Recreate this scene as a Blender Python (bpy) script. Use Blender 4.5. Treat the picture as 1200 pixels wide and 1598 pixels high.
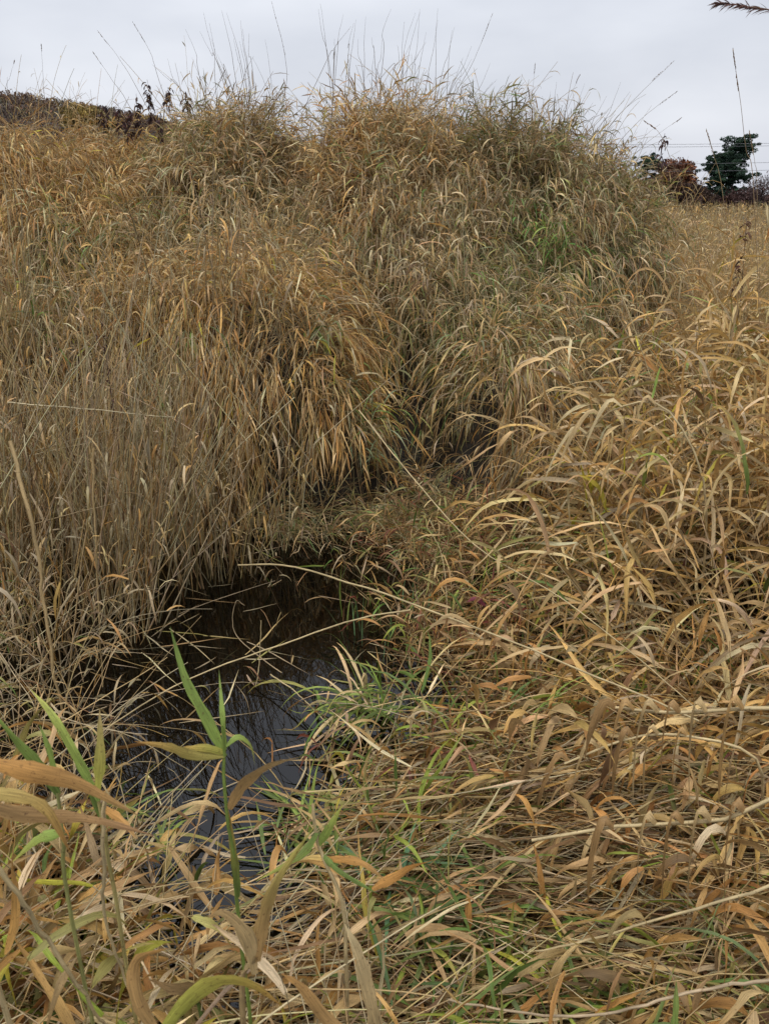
import bpy, math
import numpy as np
from math import radians as R

# ------------------------------------------------------------------ camera, sky, sun, exposure
for o in list(bpy.data.objects): bpy.data.objects.remove(o, do_unlink=True)
S = bpy.context.scene
C = S.collection
F, CX, CY, PITCH, CAMZ = 1207.0, 600.0, 799.0, R(22), 1.70     # photograph's pixels (1200 x 1598)
cam = bpy.data.cameras.new('camera')
cam.sensor_fit = 'VERTICAL'; cam.sensor_height = 34.0; cam.lens = F / 1598 * 34.0
cam.clip_start = 0.05; cam.clip_end = 3000
cam.dof.use_dof = True; cam.dof.focus_distance = 3.6; cam.dof.aperture_fstop = 11
camo = bpy.data.objects.new('camera', cam); C.objects.link(camo)
camo.location = (0, 0, CAMZ); camo.rotation_euler = (R(90) - PITCH, 0, 0)
S.camera = camo
SUN_EL, SUN_AZ = R(76), R(215)          # high, behind the photographer and a little to the left; veiled by cloud
W = bpy.data.worlds.new('World'); S.world = W; W.use_nodes = True
nt = W.node_tree; nt.nodes.clear()
def N(t, kind, **kw):
    n = t.nodes.new(kind)
    for k, v in kw.items(): setattr(n, k, v)
    return n
sky = N(nt, 'ShaderNodeTexSky', sky_type='NISHITA', sun_disc=False, sun_elevation=SUN_EL, sun_rotation=SUN_AZ)
sky.air_density = 1.5; sky.dust_density = 4
tc = N(nt, 'ShaderNodeTexCoord'); mp = N(nt, 'ShaderNodeMapping'); mp.inputs['Scale'].default_value = (1, 1, 3.2)
nz = N(nt, 'ShaderNodeTexNoise'); nz.inputs['Scale'].default_value = 2.2; nz.inputs['Detail'].default_value = 5; nz.inputs['Roughness'].default_value = .45
cr = N(nt, 'ShaderNodeValToRGB')
cr.color_ramp.elements[0].position = .30; cr.color_ramp.elements[0].color = (3.3, 3.5, 4.05, 1)
cr.color_ramp.elements[1].position = .68; cr.color_ramp.elements[1].color = (5.35, 5.5, 5.95, 1)
mx = N(nt, 'ShaderNodeMixRGB'); mx.inputs[0].default_value = .9
bg = N(nt, 'ShaderNodeBackground'); bg.inputs['Strength'].default_value = .1
wo = N(nt, 'ShaderNodeOutputWorld'); L_ = nt.links.new
L_(tc.outputs['Generated'], mp.inputs[0]); L_(mp.outputs[0], nz.inputs['Vector']); L_(nz.outputs[0], cr.inputs[0])
L_(sky.outputs[0], mx.inputs[1]); L_(cr.outputs[0], mx.inputs[2]); L_(mx.outputs[0], bg.inputs[0]); L_(bg.outputs[0], wo.inputs[0])
sl = bpy.data.lights.new('sun', 'SUN'); sl.energy = 1.5; sl.angle = R(30); sl.color = (1, .97, .93)
so = bpy.data.objects.new('sun', sl); C.objects.link(so); so.rotation_euler = (R(90) - SUN_EL, 0, R(180) - SUN_AZ)
S.view_settings.view_transform = 'Standard'; S.view_settings.look = 'None'; S.view_settings.gamma = 1
S.view_settings.exposure = 0.74
S.cycles.use_denoising = True
S.cycles.max_bounces = 7; S.cycles.diffuse_bounces = 3; S.cycles.transparent_max_bounces = 10; S.cycles.transmission_bounces = 3
S.cycles.caustics_reflective = False; S.cycles.caustics_refractive = False

def at(px, py, Y):
    """pixel of the photograph -> world point at ground distance Y from the camera"""
    a = (px - CX) / F; b = -(py - CY) / F
    fy, fz = math.cos(PITCH) + b * math.sin(PITCH), -math.sin(PITCH) + b * math.cos(PITCH)
    k = Y / fy
    return np.array((a * k, Y, CAMZ + fz * k))

# ------------------------------------------------------------------ noise and terrain
def _h(ix, iy, s):
    v = np.sin(ix * 127.1 + iy * 311.7 + s * 74.7) * 43758.5453
    return v - np.floor(v)
def vnoise(x, y, s=0):
    x = np.asarray(x, float); y = np.asarray(y, float)
    ix, iy = np.floor(x), np.floor(y); fx, fy = x - ix, y - iy
    fx = fx * fx * (3 - 2 * fx); fy = fy * fy * (3 - 2 * fy)
    a, b, c, d = _h(ix, iy, s), _h(ix + 1, iy, s), _h(ix, iy + 1, s), _h(ix + 1, iy + 1, s)
    return (a * (1 - fx) + b * fx) * (1 - fy) + (c * (1 - fx) + d * fx) * fy
def fbm(x, y, s=0): return (vnoise(x, y, s) + .5 * vnoise(2.1 * x + 7, 2.1 * y, s + 1) + .25 * vnoise(4.3 * x, 4.3 * y + 3, s + 2)) / 1.75
def sm(a, b, x):
    t = np.clip((x - a) / (b - a), 0, 1); return t * t * (3 - 2 * t)
GOLDEN, MIXED, GREYISH, TAWNY = 0, 1, 2, 3
LOBES = []      # the humps of the bank: centre, half widths, height of the soil and matted stems, colouring of the grass on it
for (px, py, Y, rx, ry, kind, cut) in (
    (375, 400, 5.00, .92, .80, GOLDEN, .20), (230, 425, 4.95, .70, .62, GOLDEN, .20), (505, 575, 4.62, .36, .44, GOLDEN, .16), (55, 480, 4.85, .70, .60, TAWNY, .2), (-170, 450, 4.9, .8, .7, TAWNY, .2),
    (90, 215, 7.1, 1.15, 1.1, GOLDEN, .22), (-150, 220, 7.1, 1.2, 1.1, GOLDEN, .22), (90, 310, 6.2, .85, .7, GOLDEN, .2), (-140, 330, 6.2, .9, .8, TAWNY, .2), (230, 330, 6.0, .55, .6, MIXED, .2),
    (335, 205, 6.75, .66, .85, MIXED, .25), (400, 300, 6.15, .50, .55, MIXED, .2), (480, 330, 5.95, .34, .5, GREYISH, .2), (600, 195, 6.55, .62, .85, TAWNY, .25), (600, 330, 5.85, .46, .5, GREYISH, .2), (700, 240, 6.4, .5, .7, MIXED, .22),
    (815, 244, 6.4, .78, .80, GREYISH, .2), (895, 280, 6.3, .50, .70, GREYISH, .2), (760, 340, 5.85, .60, .60, GREYISH, .2), (900, 350, 5.85, .62, .60, GREYISH, .2), (965, 350, 5.9, .34, .60, MIXED, .18),
    (690, 430, 5.25, .42, .44, MIXED, .16), (835, 425, 5.3, .50, .42, MIXED, .16), (805, 510, 4.75, .55, .44, TAWNY, .16), (925, 490, 4.85, .46, .42, TAWNY, .16),
    (730, 640, 4.42, .30, .26, TAWNY, .12), (870, 620, 4.42, .36, .30, TAWNY, .12), (560, 445, 5.35, .26, .34, GREYISH, .14), (640, 690, 4.42, .2, .22, MIXED, .1)):
    c_ = at(px, py, Y); LOBES.append((c_[0], Y, rx, ry, c_[2] - cut, kind))
HOLLOWS = []     # dark pockets between and under the humps
for (px, py, Y, rx, ry, dz) in ((560, 430, 5.30, .20, .34, .9), (655, 545, 4.72, .30, .26, .8), (610, 650, 4.40, .17, .34, .7), (752, 715, 4.22, .26, .22, .8), (485, 690, 4.22, .34, .18, .8), (945, 440, 5.15, .36, .24, .7),
    (60, 430, 5.45, .40, .20, .7), (400, 690, 4.25, .15, .14, .5), (530, 500, 4.95, .17, .26, .7), (470, 250, 6.2, .14, .4, .5), (1030, 430, 5.2, .2, .2, .4), (780, 400, 5.5, .18, .14, .4), (260, 300, 6.2, .2, .25, .4), (670, 460, 5.0, .14, .14, .5)):
    HOLLOWS.append((at(px, py, Y)[0], Y, rx, ry, dz))
def hollow(x, y): return sum(dz * np.exp(-(((x - cx) / rx) ** 2 + ((y - cy) / ry) ** 2) * 1.3) for (cx, cy, rx, ry, dz) in HOLLOWS)
def lobe_field(x, y):
    z = np.full(x.shape, -9.0); who = np.full(x.shape, MIXED)
    wx = x + .13 * (fbm(x * 2.3, y * 2.3, 17) - .5); wy = y + .16 * (fbm(x * 2.6 + 5, y * 2.6, 18) - .5)
    for (cx, cy, rx, ry, zt, kind) in LOBES:
        d = ((wx - cx) / rx) ** 2 + ((wy - cy) / ry) ** 2
        zz = zt * (1 - np.clip(d, 0, 1) ** 1.8); k = (zz > z) & (d < 1); z = np.where(k, zz, z); who = np.where(k, kind, who)
    return z - hollow(x, y), who
def ground(x, y):
    x = np.asarray(x, float); y = np.asarray(y, float)
    mound = .62 * sm(4.2, 6.2, y) * (1 - .60 * sm(.30, .37, x / np.maximum(y, 1))) * (1 - .4 * sm(8, 12, y))
    basin = -.17 + .25 * sm(1.0, 2.3, x) + .25 * sm(.95, .35, y) + .12 * sm(3.95, 4.5, y) + .12 * sm(-2.1, -3.2, x)
    right = .12 * sm(2.0, .9, y) * sm(-.1, .5, x)
    n = .05 * (fbm(x * 2.2, y * 2.2, 3) - .5) + .10 * (fbm(x * .8, y * .8, 9) - .5) * sm(4, 5, y)
    hill = 22 * sm(70, 230, y) * sm(40, -160, x) + 9 * sm(90, 260, y) * sm(110, 10, x)
    base = basin + right + mound + n + hill
    if np.any((y > 3.7) & (y < 8.6)): base = np.maximum(base, lobe_field(np.atleast_1d(x), np.atleast_1d(y))[0].reshape(base.shape))
    return base
def slope(x, y, e=.04):
    z = ground(x, y); gx = (ground(x + e, y) - z) / e; gy = (ground(x, y + e) - z) / e; return z, gx, gy

# ------------------------------------------------------------------ mesh making
def norm(v): return v / np.maximum(np.linalg.norm(v, axis=-1, keepdims=True), 1e-9)
class Acc:
    def __init__(s): s.v, s.f, s.c, s.u, s.n = [], [], [], [], 0
    def add(s, v, f, c, u):
        s.v.append(v.reshape(-1, 3)); s.f.append(f.reshape(-1, 4) + s.n); s.c.append(c.reshape(-1, 3)); s.u.append(u.reshape(-1, 2)); s.n += v.size // 3
    def build(s, name, mat, parent=None, smooth=True, origin=None):
        v = np.concatenate(s.v).astype(np.float32); f = np.concatenate(s.f).astype(np.int32)
        c = np.concatenate(s.c).astype(np.float32); u = np.concatenate(s.u).astype(np.float32)
        if origin is not None: v = v - np.array(origin, np.float32)
        me = bpy.data.meshes.new(name); me.vertices.add(len(v)); me.vertices.foreach_set('co', v.ravel())
        me.loops.add(f.size); me.loops.foreach_set('vertex_index', f.ravel())
        me.polygons.add(len(f)); me.polygons.foreach_set('loop_start', np.arange(0, f.size, 4, dtype=np.int32))
        me.polygons.foreach_set('use_smooth', np.full(len(f), smooth))
        a = me.attributes.new('tint', 'FLOAT_COLOR', 'POINT')
        a.data.foreach_set('color', np.concatenate([np.clip(c, 0, 1), np.ones((len(c), 1), np.float32)], 1).ravel())
        a = me.attributes.new('strip', 'FLOAT2', 'POINT'); a.data.foreach_set('vector', u.ravel())
        me.update(calc_edges=True); me.materials.append(mat)
        o = bpy.data.objects.new(name, me); C.objects.link(o)
        if parent is not None: o.parent = parent
        return o

def grid_faces(n, K, M, closed=False):
    """n strips, K rings of M verts"""
    k = np.arange(K - 1)[:, None]; m = np.arange(M if closed else M - 1)[None, :]
    m2 = (m + 1) % M
    q = np.stack(np.broadcast_arrays(k * M + m, k * M + m2, (k + 1) * M + m2, (k + 1) * M + m), -1).reshape(-1, 4)
    return (np.arange(n)[:, None, None] * (K * M) + q[None]).reshape(-1, 4)

def ribbons(acc, P, side, w, col, rng, fold=0.0, tip=None, wavy=0.0):
    """P (n,K,3) centre lines; side (n,K,3) width directions; w (n,) widths; col (n,3)"""
    n, K, _ = P.shape
    if n == 0: return
    t = np.linspace(0, 1, K)
    prof = np.clip(np.minimum(.45 + 2.4 * t, 1.0) * (1 - np.clip((t - .35) / .65, 0, 1) ** 1.7), .03, 1)
    hw = w[:, None] * prof[None] * .5 * (1 + .16 * rng.normal(0, 1, (n, K)).clip(-1.5, 1.5))
    T = norm(np.gradient(P, axis=1)); nr = np.cross(T, side)
    if fold > 0:
        V = np.stack([P - side * hw[..., None], P - nr * (hw * fold)[..., None], P + side * hw[..., None]], 2); M = 3
    else:
        V = np.stack([P - side * hw[..., None], P + side * hw[..., None]], 2); M = 2
    if tip is None: tip = col * np.array((.80, .72, .62))
    f = (t ** 2.2)[None, :, None]
    c = col[:, None] * (1 - f) + tip[:, None] * f
    c = np.repeat(c[:, :, None], M, 2)
    seg = np.linalg.norm(np.diff(P, axis=1), axis=-1); s = np.concatenate([np.zeros((n, 1)), np.cumsum(seg, 1)], 1)
    off = rng.uniform(0, 60, (n, 1)); off2 = rng.uniform(0, 20, (n, 1, 1))
    u = np.stack([np.broadcast_to(np.linspace(-1, 1, M)[None, None] * hw[..., None] + off2, (n, K, M)), np.broadcast_to((s + off)[..., None], (n, K, M))], -1)
    acc.add(V, grid_faces(n, K, M), c, u)

def tubes(acc, P, r, col, rng, taper=.45, M=3, tip=None):
    n, K, _ = P.shape
    if n == 0: return
    T = norm(np.gradient(P, axis=1))
    a = norm(np.cross(T, np.array((.31, .17, .93)) + 0 * T)); b = np.cross(T, a)
    t = np.linspace(0, 1, K); rr = r[:, None] * (1 - t * (1 - taper))[None]
    ang = np.arange(M) * 2 * math.pi / M
    V = P[:, :, None] + rr[..., None, None] * (a[:, :, None] * np.cos(ang)[None, None, :, None] + b[:, :, None] * np.sin(ang)[None, None, :, None])
    if tip is None: tip = col * .9
    f = t[None, :, None]
    c = np.repeat((col[:, None] * (1 - f) + tip[:, None] * f)[:, :, None], M, 2)
    seg = np.linalg.norm(np.diff(P, axis=1), axis=-1); s = np.concatenate([np.zeros((n, 1)), np.cumsum(seg, 1)], 1) + rng.uniform(0, 60, (n, 1))
    u = np.stack([np.broadcast_to((ang * .001)[None, None], (n, K, M)), np.broadcast_to(s[..., None], (n, K, M))], -1)
    acc.add(V, grid_faces(n, K, M, True), c, u)

def grow(P0, D0, L, K, grav, push=None, jit=0.0, rng=None, floor=None):
    """integrate n curves; grav (n,) how hard they sag along their length"""
    n = len(P0); P = np.zeros((n, K, 3)); P[:, 0] = P0; d = norm(D0); st = (L / (K - 1))[:, None]
    for k in range(1, K):
        t = k / (K - 1)
        d = d + np.array((0, 0, -1.0)) * (grav * (.35 + 1.3 * t) / (K - 1))[:, None]
        if push is not None: d = d + push / (K - 1)
        if jit: d = d + rng.normal(0, jit, (n, 3))
        d = norm(d); q = P[:, k - 1] + d * st
        if floor is not None:
            g = floor(q[:, 0], q[:, 1]); lo = q[:, 2] < g
            q[lo, 2] = g[lo]; d[lo, 2] = np.maximum(d[lo, 2], 0.02); d = norm(d)
        P[:, k] = q
    return P
def sides(P, s0, twist=None):
    n, K, _ = P.shape; T = norm(np.gradient(P, axis=1)); out = np.zeros_like(P); s = s0
    for k in range(K):
        s = norm(s - T[:, k] * np.sum(s * T[:, k], -1, keepdims=True))
        if twist is not None and k:
            c_, s_ = np.cos(twist)[:, None], np.sin(twist)[:, None]
            s = s * c_ + np.cross(T[:, k], s) * s_
        out[:, k] = s
    return out

def pick(pal, n, rng, var=.13, wts=None):
    pal = np.array(pal, float)
    if wts is None: wts = np.ones(len(pal))
    wts = np.asarray(wts, float)
    if wts.ndim == 1: i = rng.choice(len(pal), n, p=wts / wts.sum())
    else:
        cum = np.cumsum(wts / wts.sum(1, keepdims=True), 1); i = (rng.random(n)[:, None] > cum).sum(1).clip(0, len(pal) - 1)
    c = pal[i] * np.exp(rng.normal(0, var, (n, 1))) * (1 + rng.normal(0, .04, (n, 3)))
    return np.clip(c, .004, .8)

# real colours of the straw and the leaves
STRAW = (.62, .455, .215); PALE = (.64, .52, .31); TAN = (.53, .37, .168); GOLD = (.58, .37, .125); ORANGE = (.50, .27, .085)
GREY = (.40, .32, .19); BROWN = (.24, .145, .065); DARK = (.085, .05, .03); GREEN = (.13, .205, .045); BLUEGREEN = (.17, .23, .09)
YELLOW = (.50, .44, .06); OLIVE = (.31, .285, .09); RED = (.19, .06, .035); SAGE = (.28, .28, .145); LIME = (.31, .38, .06)
PAL = [STRAW, PALE, TAN, GOLD, ORANGE, GREY, BROWN, GREEN, YELLOW, OLIVE, SAGE, BLUEGREEN, RED, LIME]
def wts(**k):
    names = ['STRAW', 'PALE', 'TAN', 'GOLD', 'ORANGE', 'GREY', 'BROWN', 'GREEN', 'YELLOW', 'OLIVE', 'SAGE', 'BLUEGREEN', 'RED', 'LIME']
    return np.array([k.get(n, 0) for n in names], float)

def tillers(acc, rng, base, L, D, grav, push, nleaf, ll, lw, stemw, leafw, stem_r=.0017, K=9, LK=6, t0=.2, t1=1.0, leafg=2.2, fold=.0, ang=(25, 65), floor=None, jit=.05, lean_leaf=None, limp=0.0, tone0=1.0):
    """whole grass plants: a jointed stem that sags and leaves leaving it alternately"""
    n = len(base)
    P = grow(base, D, L, K, grav, push, jit, rng, floor)
    colS = pick(PAL, n, rng, .16, stemw) * tone0
    tubes(acc, P, np.full(n, stem_r) * rng.uniform(.65, 1.3, n), colS, rng)
    if nleaf == 0: return P
    T = norm(np.gradient(P, axis=1))
    az = rng.uniform(0, 2 * math.pi, n)
    tone = np.exp(rng.normal(0, .12, (n, 1))) * tone0
    for j in range(nleaf):
        t = np.clip(t0 + (t1 - t0) * (j + rng.uniform(0, .8, n)) / nleaf, 0, .999) * (K - 1)
        i = t.astype(int); f = (t - i)[:, None]; ar = np.arange(n)
        p = P[ar, i] * (1 - f) + P[ar, np.minimum(i + 1, K - 1)] * f; d = T[ar, i]
        a = az + (j % 2) * math.pi + rng.normal(0, .6, n)
        e1 = norm(np.cross(d, np.array((.2, .9, .3)) + 0 * d)); e2 = np.cross(d, e1)
        out = e1 * np.cos(a)[:, None] + e2 * np.sin(a)[:, None]
        al = np.radians(rng.uniform(ang[0], ang[1], n))[:, None]
        ld = d * np.cos(al) + out * np.sin(al)
        if lean_leaf is not None: ld = ld + np.array(lean_leaf) * rng.uniform(0, 1, (n, 1))
        if limp: ld = ld + np.array((0, 0, -1.)) * limp * rng.uniform(.2, 1.2, (n, 1))
        keep = rng.random(n) < .88
        sc = rng.uniform(.5, 1.35, n)
        lg = leafg * rng.uniform(.35, 1.5, n)
        LP = grow(p, ld, ll * sc, LK, lg, None, .10, rng, floor)
        s0 = np.cross(d, ld) + rng.normal(0, .25, (n, 3))
        sd = sides(LP, norm(s0), rng.normal(0, .22, n))
        w_ = leafw if leafw.ndim == 1 else leafw
        c = pick(PAL, n, rng, .13, w_) * tone
        tipc = c * np.array((.85, .74, .6)); g = rng.random(n) < .25; tipc[g] = np.array(ORANGE) * .8
        ribbons(acc, LP[keep], sd[keep], (lw * rng.uniform(.6, 1.2, n))[keep], c[keep], rng, fold, tipc[keep])
    return P

def scatter(rng, n, x0, x1, y0, y1, dens=None):
    x = rng.uniform(x0, x1, n * 3); y = rng.uniform(y0, y1, n * 3)
    if dens is not None:
        k = rng.random(n * 3) < dens(x, y); x, y = x[k], y[k]
    return x[:n], y[:n]
def lean(x, y, rng, scale, s, amp, dx=0, dy=0, jit=.2):
    """lean vectors that neighbours share, so the grass falls in tresses"""
    a = fbm(x * scale, y * scale, s) * 4 * math.pi
    return np.stack([dx + amp * np.cos(a) + rng.normal(0, jit, len(x)), dy + amp * np.sin(a) + rng.normal(0, jit, len(x)), np.zeros(len(x))], 1)

# ------------------------------------------------------------------ materials
def leafmat(name, mottle=.35, spots=.25, trans=.28, rough=.62):
    m = bpy.data.materials.new(name); m.use_nodes = True; t = m.node_tree; t.nodes.clear(); l = t.links.new
    a = N(t, 'ShaderNodeAttribute', attribute_name='tint'); s = N(t, 'ShaderNodeAttribute', attribute_name='strip')
    def noise(sx, sy, det=3, r=.6):
        mp = N(t, 'ShaderNodeMapping'); mp.inputs['Scale'].default_value = (sx, sy, 1); l(s.outputs['Vector'], mp.inputs[0])
        n = N(t, 'ShaderNodeTexNoise'); n.inputs['Scale'].default_value = 1; n.inputs['Detail'].default_value = det; n.inputs['Roughness'].default_value = r
        l(mp.outputs[0], n.inputs['Vector']); return n
    n1 = noise(900, 22); n2 = noise(260, 150, 2, .7); n3 = noise(60, 9, 2)
    r1 = N(t, 'ShaderNodeMapRange'); r1.inputs['From Min'].default_value = .3; r1.inputs['From Max'].default_value = .7
    r1.inputs['To Min'].default_value = 1 - mottle; r1.inputs['To Max'].default_value = 1 + mottle * .8; l(n1.outputs[0], r1.inputs['Value'])
    m1 = N(t, 'ShaderNodeVectorMath', operation='SCALE'); l(a.outputs['Color'], m1.inputs[0]); l(r1.outputs[0], m1.inputs['Scale'])
    r3 = N(t, 'ShaderNodeMapRange'); r3.inputs['From Min'].default_value = .35; r3.inputs['From Max'].default_value = .65
    r3.inputs['To Min'].default_value = .78; r3.inputs['To Max'].default_value = 1.16; l(n3.outputs[0], r3.inputs['Value'])
    m3 = N(t, 'ShaderNodeVectorMath', operation='SCALE'); l(m1.outputs[0], m3.inputs[0]); l(r3.outputs[0], m3.inputs['Scale'])
    r2 = N(t, 'ShaderNodeMapRange'); r2.inputs['From Min'].default_value = .60; r2.inputs['From Max'].default_value = .70
    r2.inputs['To Max'].default_value = spots; l(n2.outputs[0], r2.inputs['Value'])
    mix = N(t, 'ShaderNodeMixRGB'); mix.inputs[2].default_value = (.10, .045, .02, 1); l(r2.outputs[0], mix.inputs[0]); l(m3.outputs[0], mix.inputs[1])
    b = N(t, 'ShaderNodeBsdfPrincipled'); b.inputs['Roughness'].default_value = rough; b.inputs['Specular IOR Level'].default_value = .35
    l(mix.outputs[0], b.inputs['Base Color'])
    bu = N(t, 'ShaderNodeBump'); bu.inputs['Strength'].default_value = .35; bu.inputs['Distance'].default_value = .001; l(n1.outputs[0], bu.inputs['Height']); l(bu.outputs[0], b.inputs['Normal'])
    tr = N(t, 'ShaderNodeBsdfTranslucent'); l(mix.outputs[0], tr.inputs['Color'])
    ms = N(t, 'ShaderNodeMixShader'); ms.inputs[0].default_value = trans; l(b.outputs[0], ms.inputs[1]); l(tr.outputs[0], ms.inputs[2])
    o = N(t, 'ShaderNodeOutputMaterial'); l(ms.outputs[0], o.inputs[0]); return m
M_GRASS = leafmat('dry_grass', .38, .25, .20); M_NEAR = leafmat('near_leaf', .42, .7, .22, .6); M_FAR = leafmat('far_grass', .15, .1, .25)
M_TREE = leafmat('tree_foliage', .2, 0, .15, .7)

def soilmat():
    m = bpy.data.materials.new('wet_soil'); m.use_nodes = True; t = m.node_tree; l = t.links.new; b = t.nodes['Principled BSDF']
    g = N(t, 'ShaderNodeTexCoord'); n = N(t, 'ShaderNodeTexNoise'); n.inputs['Scale'].default_value = 6; n.inputs['Detail'].default_value = 10; l(g.outputs['Object'], n.inputs['Vector'])
    c = N(t, 'ShaderNodeValToRGB'); c.color_ramp.elements[0].color = (.012, .009, .006, 1); c.color_ramp.elements[1].color = (.04, .028, .015, 1)
    c.color_ramp.elements[0].position = .35; c.color_ramp.elements[1].position = .7
    l(n.outputs[0], c.inputs[0]); l(c.outputs[0], b.inputs['Base Color']); b.inputs['Roughness'].default_value = .85
    bu = N(t, 'ShaderNodeBump'); bu.inputs['Distance'].default_value = .03; l(n.outputs[0], bu.inputs['Height']); l(bu.outputs[0], b.inputs['Normal']); return m
def watermat():
    m = bpy.data.materials.new('ditch_water'); m.use_nodes = True; t = m.node_tree; t.nodes.clear(); l = t.links.new
    g = N(t, 'ShaderNodeTexCoord'); n = N(t, 'ShaderNodeTexNoise'); n.inputs['Scale'].default_value = 3.5; n.inputs['Detail'].default_value = 2; l(g.outputs['Object'], n.inputs['Vector'])
    bu = N(t, 'ShaderNodeBump'); bu.inputs['Strength'].default_value = .18; bu.inputs['Distance'].default_value = .004; l(n.outputs[0], bu.inputs['Height'])
    fr = N(t, 'ShaderNodeFresnel'); fr.inputs['IOR'].default_value = 1.68; l(bu.outputs[0], fr.inputs['Normal'])
    gl = N(t, 'ShaderNodeBsdfGlossy'); gl.inputs['Roughness'].default_value = .02; l(bu.outputs[0], gl.inputs['Normal'])
    tr = N(t, 'ShaderNodeBsdfTransparent'); tr.inputs['Color'].default_value = (.22, .22, .20, 1)
    ms = N(t, 'ShaderNodeMixShader'); l(fr.outputs[0], ms.inputs[0]); l(tr.outputs[0], ms.inputs[1]); l(gl.outputs[0], ms.inputs[2])
    o = N(t, 'ShaderNodeOutputMaterial'); l(ms.outputs[0], o.inputs[0]); return m
def plain(name, col, rough=.8):
    m = bpy.data.materials.new(name); m.use_nodes = True; t = m.node_tree; b = t.nodes['Principled BSDF']; b.inputs['Roughness'].default_value = rough
    n = N(t, 'ShaderNodeTexNoise'); n.inputs['Scale'].default_value = 9; n.inputs['Detail'].default_value = 6
    c = N(t, 'ShaderNodeValToRGB'); c.color_ramp.elements[0].color = (*[v * .6 for v in col], 1); c.color_ramp.elements[1].color = (*[min(1, v * 1.4) for v in col], 1)
    t.links.new(n.outputs[0], c.inputs[0]); t.links.new(c.outputs[0], b.inputs['Base Color']); return m

def tag(o, label=None, cat=None, group=None, kind=None):
    for k, v in (('label', label), ('category', cat), ('group', group), ('kind', kind)):
        if v: o[k] = v
    return o
def empty(name, loc, label, cat, group=None):
    o = bpy.data.objects.new(name, None); C.objects.link(o); o.location = tuple(float(v) for v in loc); o.empty_display_size = .1
    return tag(o, label, cat, group)

# ------------------------------------------------------------------ setting: ground, water, wooded hill
def sheet(name, xs, ys, zf, mat):
    X, Y = np.meshgrid(xs, ys); Z = zf(X, Y); v = np.stack([X, Y, Z], -1); n, m = X.shape
    a = Acc(); q = np.arange((n - 1) * (m - 1)); r, c = q // (m - 1), q % (m - 1); i = r * m + c
    a.add(v, np.stack([i, i + 1, i + m + 1, i + m], -1), np.ones((n * m, 3)) * .1, v[..., :2]); return a.build(name, mat)
xs = np.unique(np.concatenate([np.linspace(-900, -60, 30), np.linspace(-60, -5, 40), np.linspace(-5, 6, 180), np.linspace(6, 60, 40), np.linspace(60, 900, 30)]))
ys = np.unique(np.concatenate([np.linspace(-300, -3, 12), np.linspace(-3, 10, 190), np.linspace(10, 60, 50), np.linspace(60, 1600, 90)]))
tag(sheet('ground', xs, ys, ground, soilmat()), 'dark wet soil under the grass', kind='structure')
tag(sheet('water', np.linspace(-4.5, 1.9, 8), np.linspace(.55, 4.6, 8), lambda x, y: 0 * x, watermat()), 'still dark water of the small pool reflecting grey sky', kind='structure')

rng = np.random.default_rng(7)
# ------------------------------------------------------------------ grass masses (uncountable)
def g_of(x, y): return ground(x, y) + .012
def crest(x):     # height the standing grass of the back bank reaches, above the water
    return np.interp(x, [-5.4, -3.0, -2.5, -1.75, -1.25, -.95, -.62, -.2, .45, .85, 1.2, 1.7, 2.4, 2.75, 3.1, 3.6], [2.15, 2.25, 2.55, 2.92, 2.75, 2.0, 2.95, 2.92, 2.80, 2.45, 2.38, 2.38, 2.25, 2.0, 1.6, 1.3])

def green_w(x, y, base, gr, amt):
    g = (fbm(x * 1.6, y * 1.6, 31) > .58).astype(float) * amt
    return base[None] * (1 - g[:, None]) + gr[None] * g[:, None]

PALS = {GOLDEN: wts(STRAW=1.2, PALE=.5, TAN=1.5, GOLD=2.2, ORANGE=1.2, GREY=.35, BROWN=.3, OLIVE=.12, YELLOW=.1),
        MIXED: wts(STRAW=.7, PALE=.8, TAN=1.7, GOLD=.5, ORANGE=.4, GREY=2.2, BROWN=.5, OLIVE=.35, SAGE=.5, GREEN=.06),
        GREYISH: wts(STRAW=.4, PALE=.8, TAN=1.1, GOLD=.1, ORANGE=.15, GREY=2.6, BROWN=.9, OLIVE=.7, SAGE=.7, GREEN=.15, BLUEGREEN=.03),
        TAWNY: wts(STRAW=.8, PALE=.7, TAN=2.0, GOLD=.6, ORANGE=.9, GREY=1.5, BROWN=.6, OLIVE=.2, SAGE=.15, RED=.03)}
GREENISH = wts(SAGE=1.3, GREEN=.7, BLUEGREEN=.25, OLIVE=1.2, PALE=.6, GREY=1.0, TAN=.8)
def bank_points(rng, n, x0, x1, y0, y1, seed):
    x = rng.uniform(x0, x1, n * 6); y = rng.uniform(y0, y1, n * 6); z, gx, gy = slope(x, y)
    k = (rng.random(n * 6) < np.sqrt(1 + gx ** 2 + gy ** 2) / 4.2 * (.10 + .90 * (fbm(x * 3.2, y * 3.2, seed) > .43))) & (x < np.where(y > 5.6, .295, .33) * y) & ((hollow(x, y) < .14) | (rng.random(n * 6) < .05))
    x, y, z, gx, gy = [q[k][:n] for q in (x, y, z, gx, gy)]; return x, y, z, gx, gy
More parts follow.
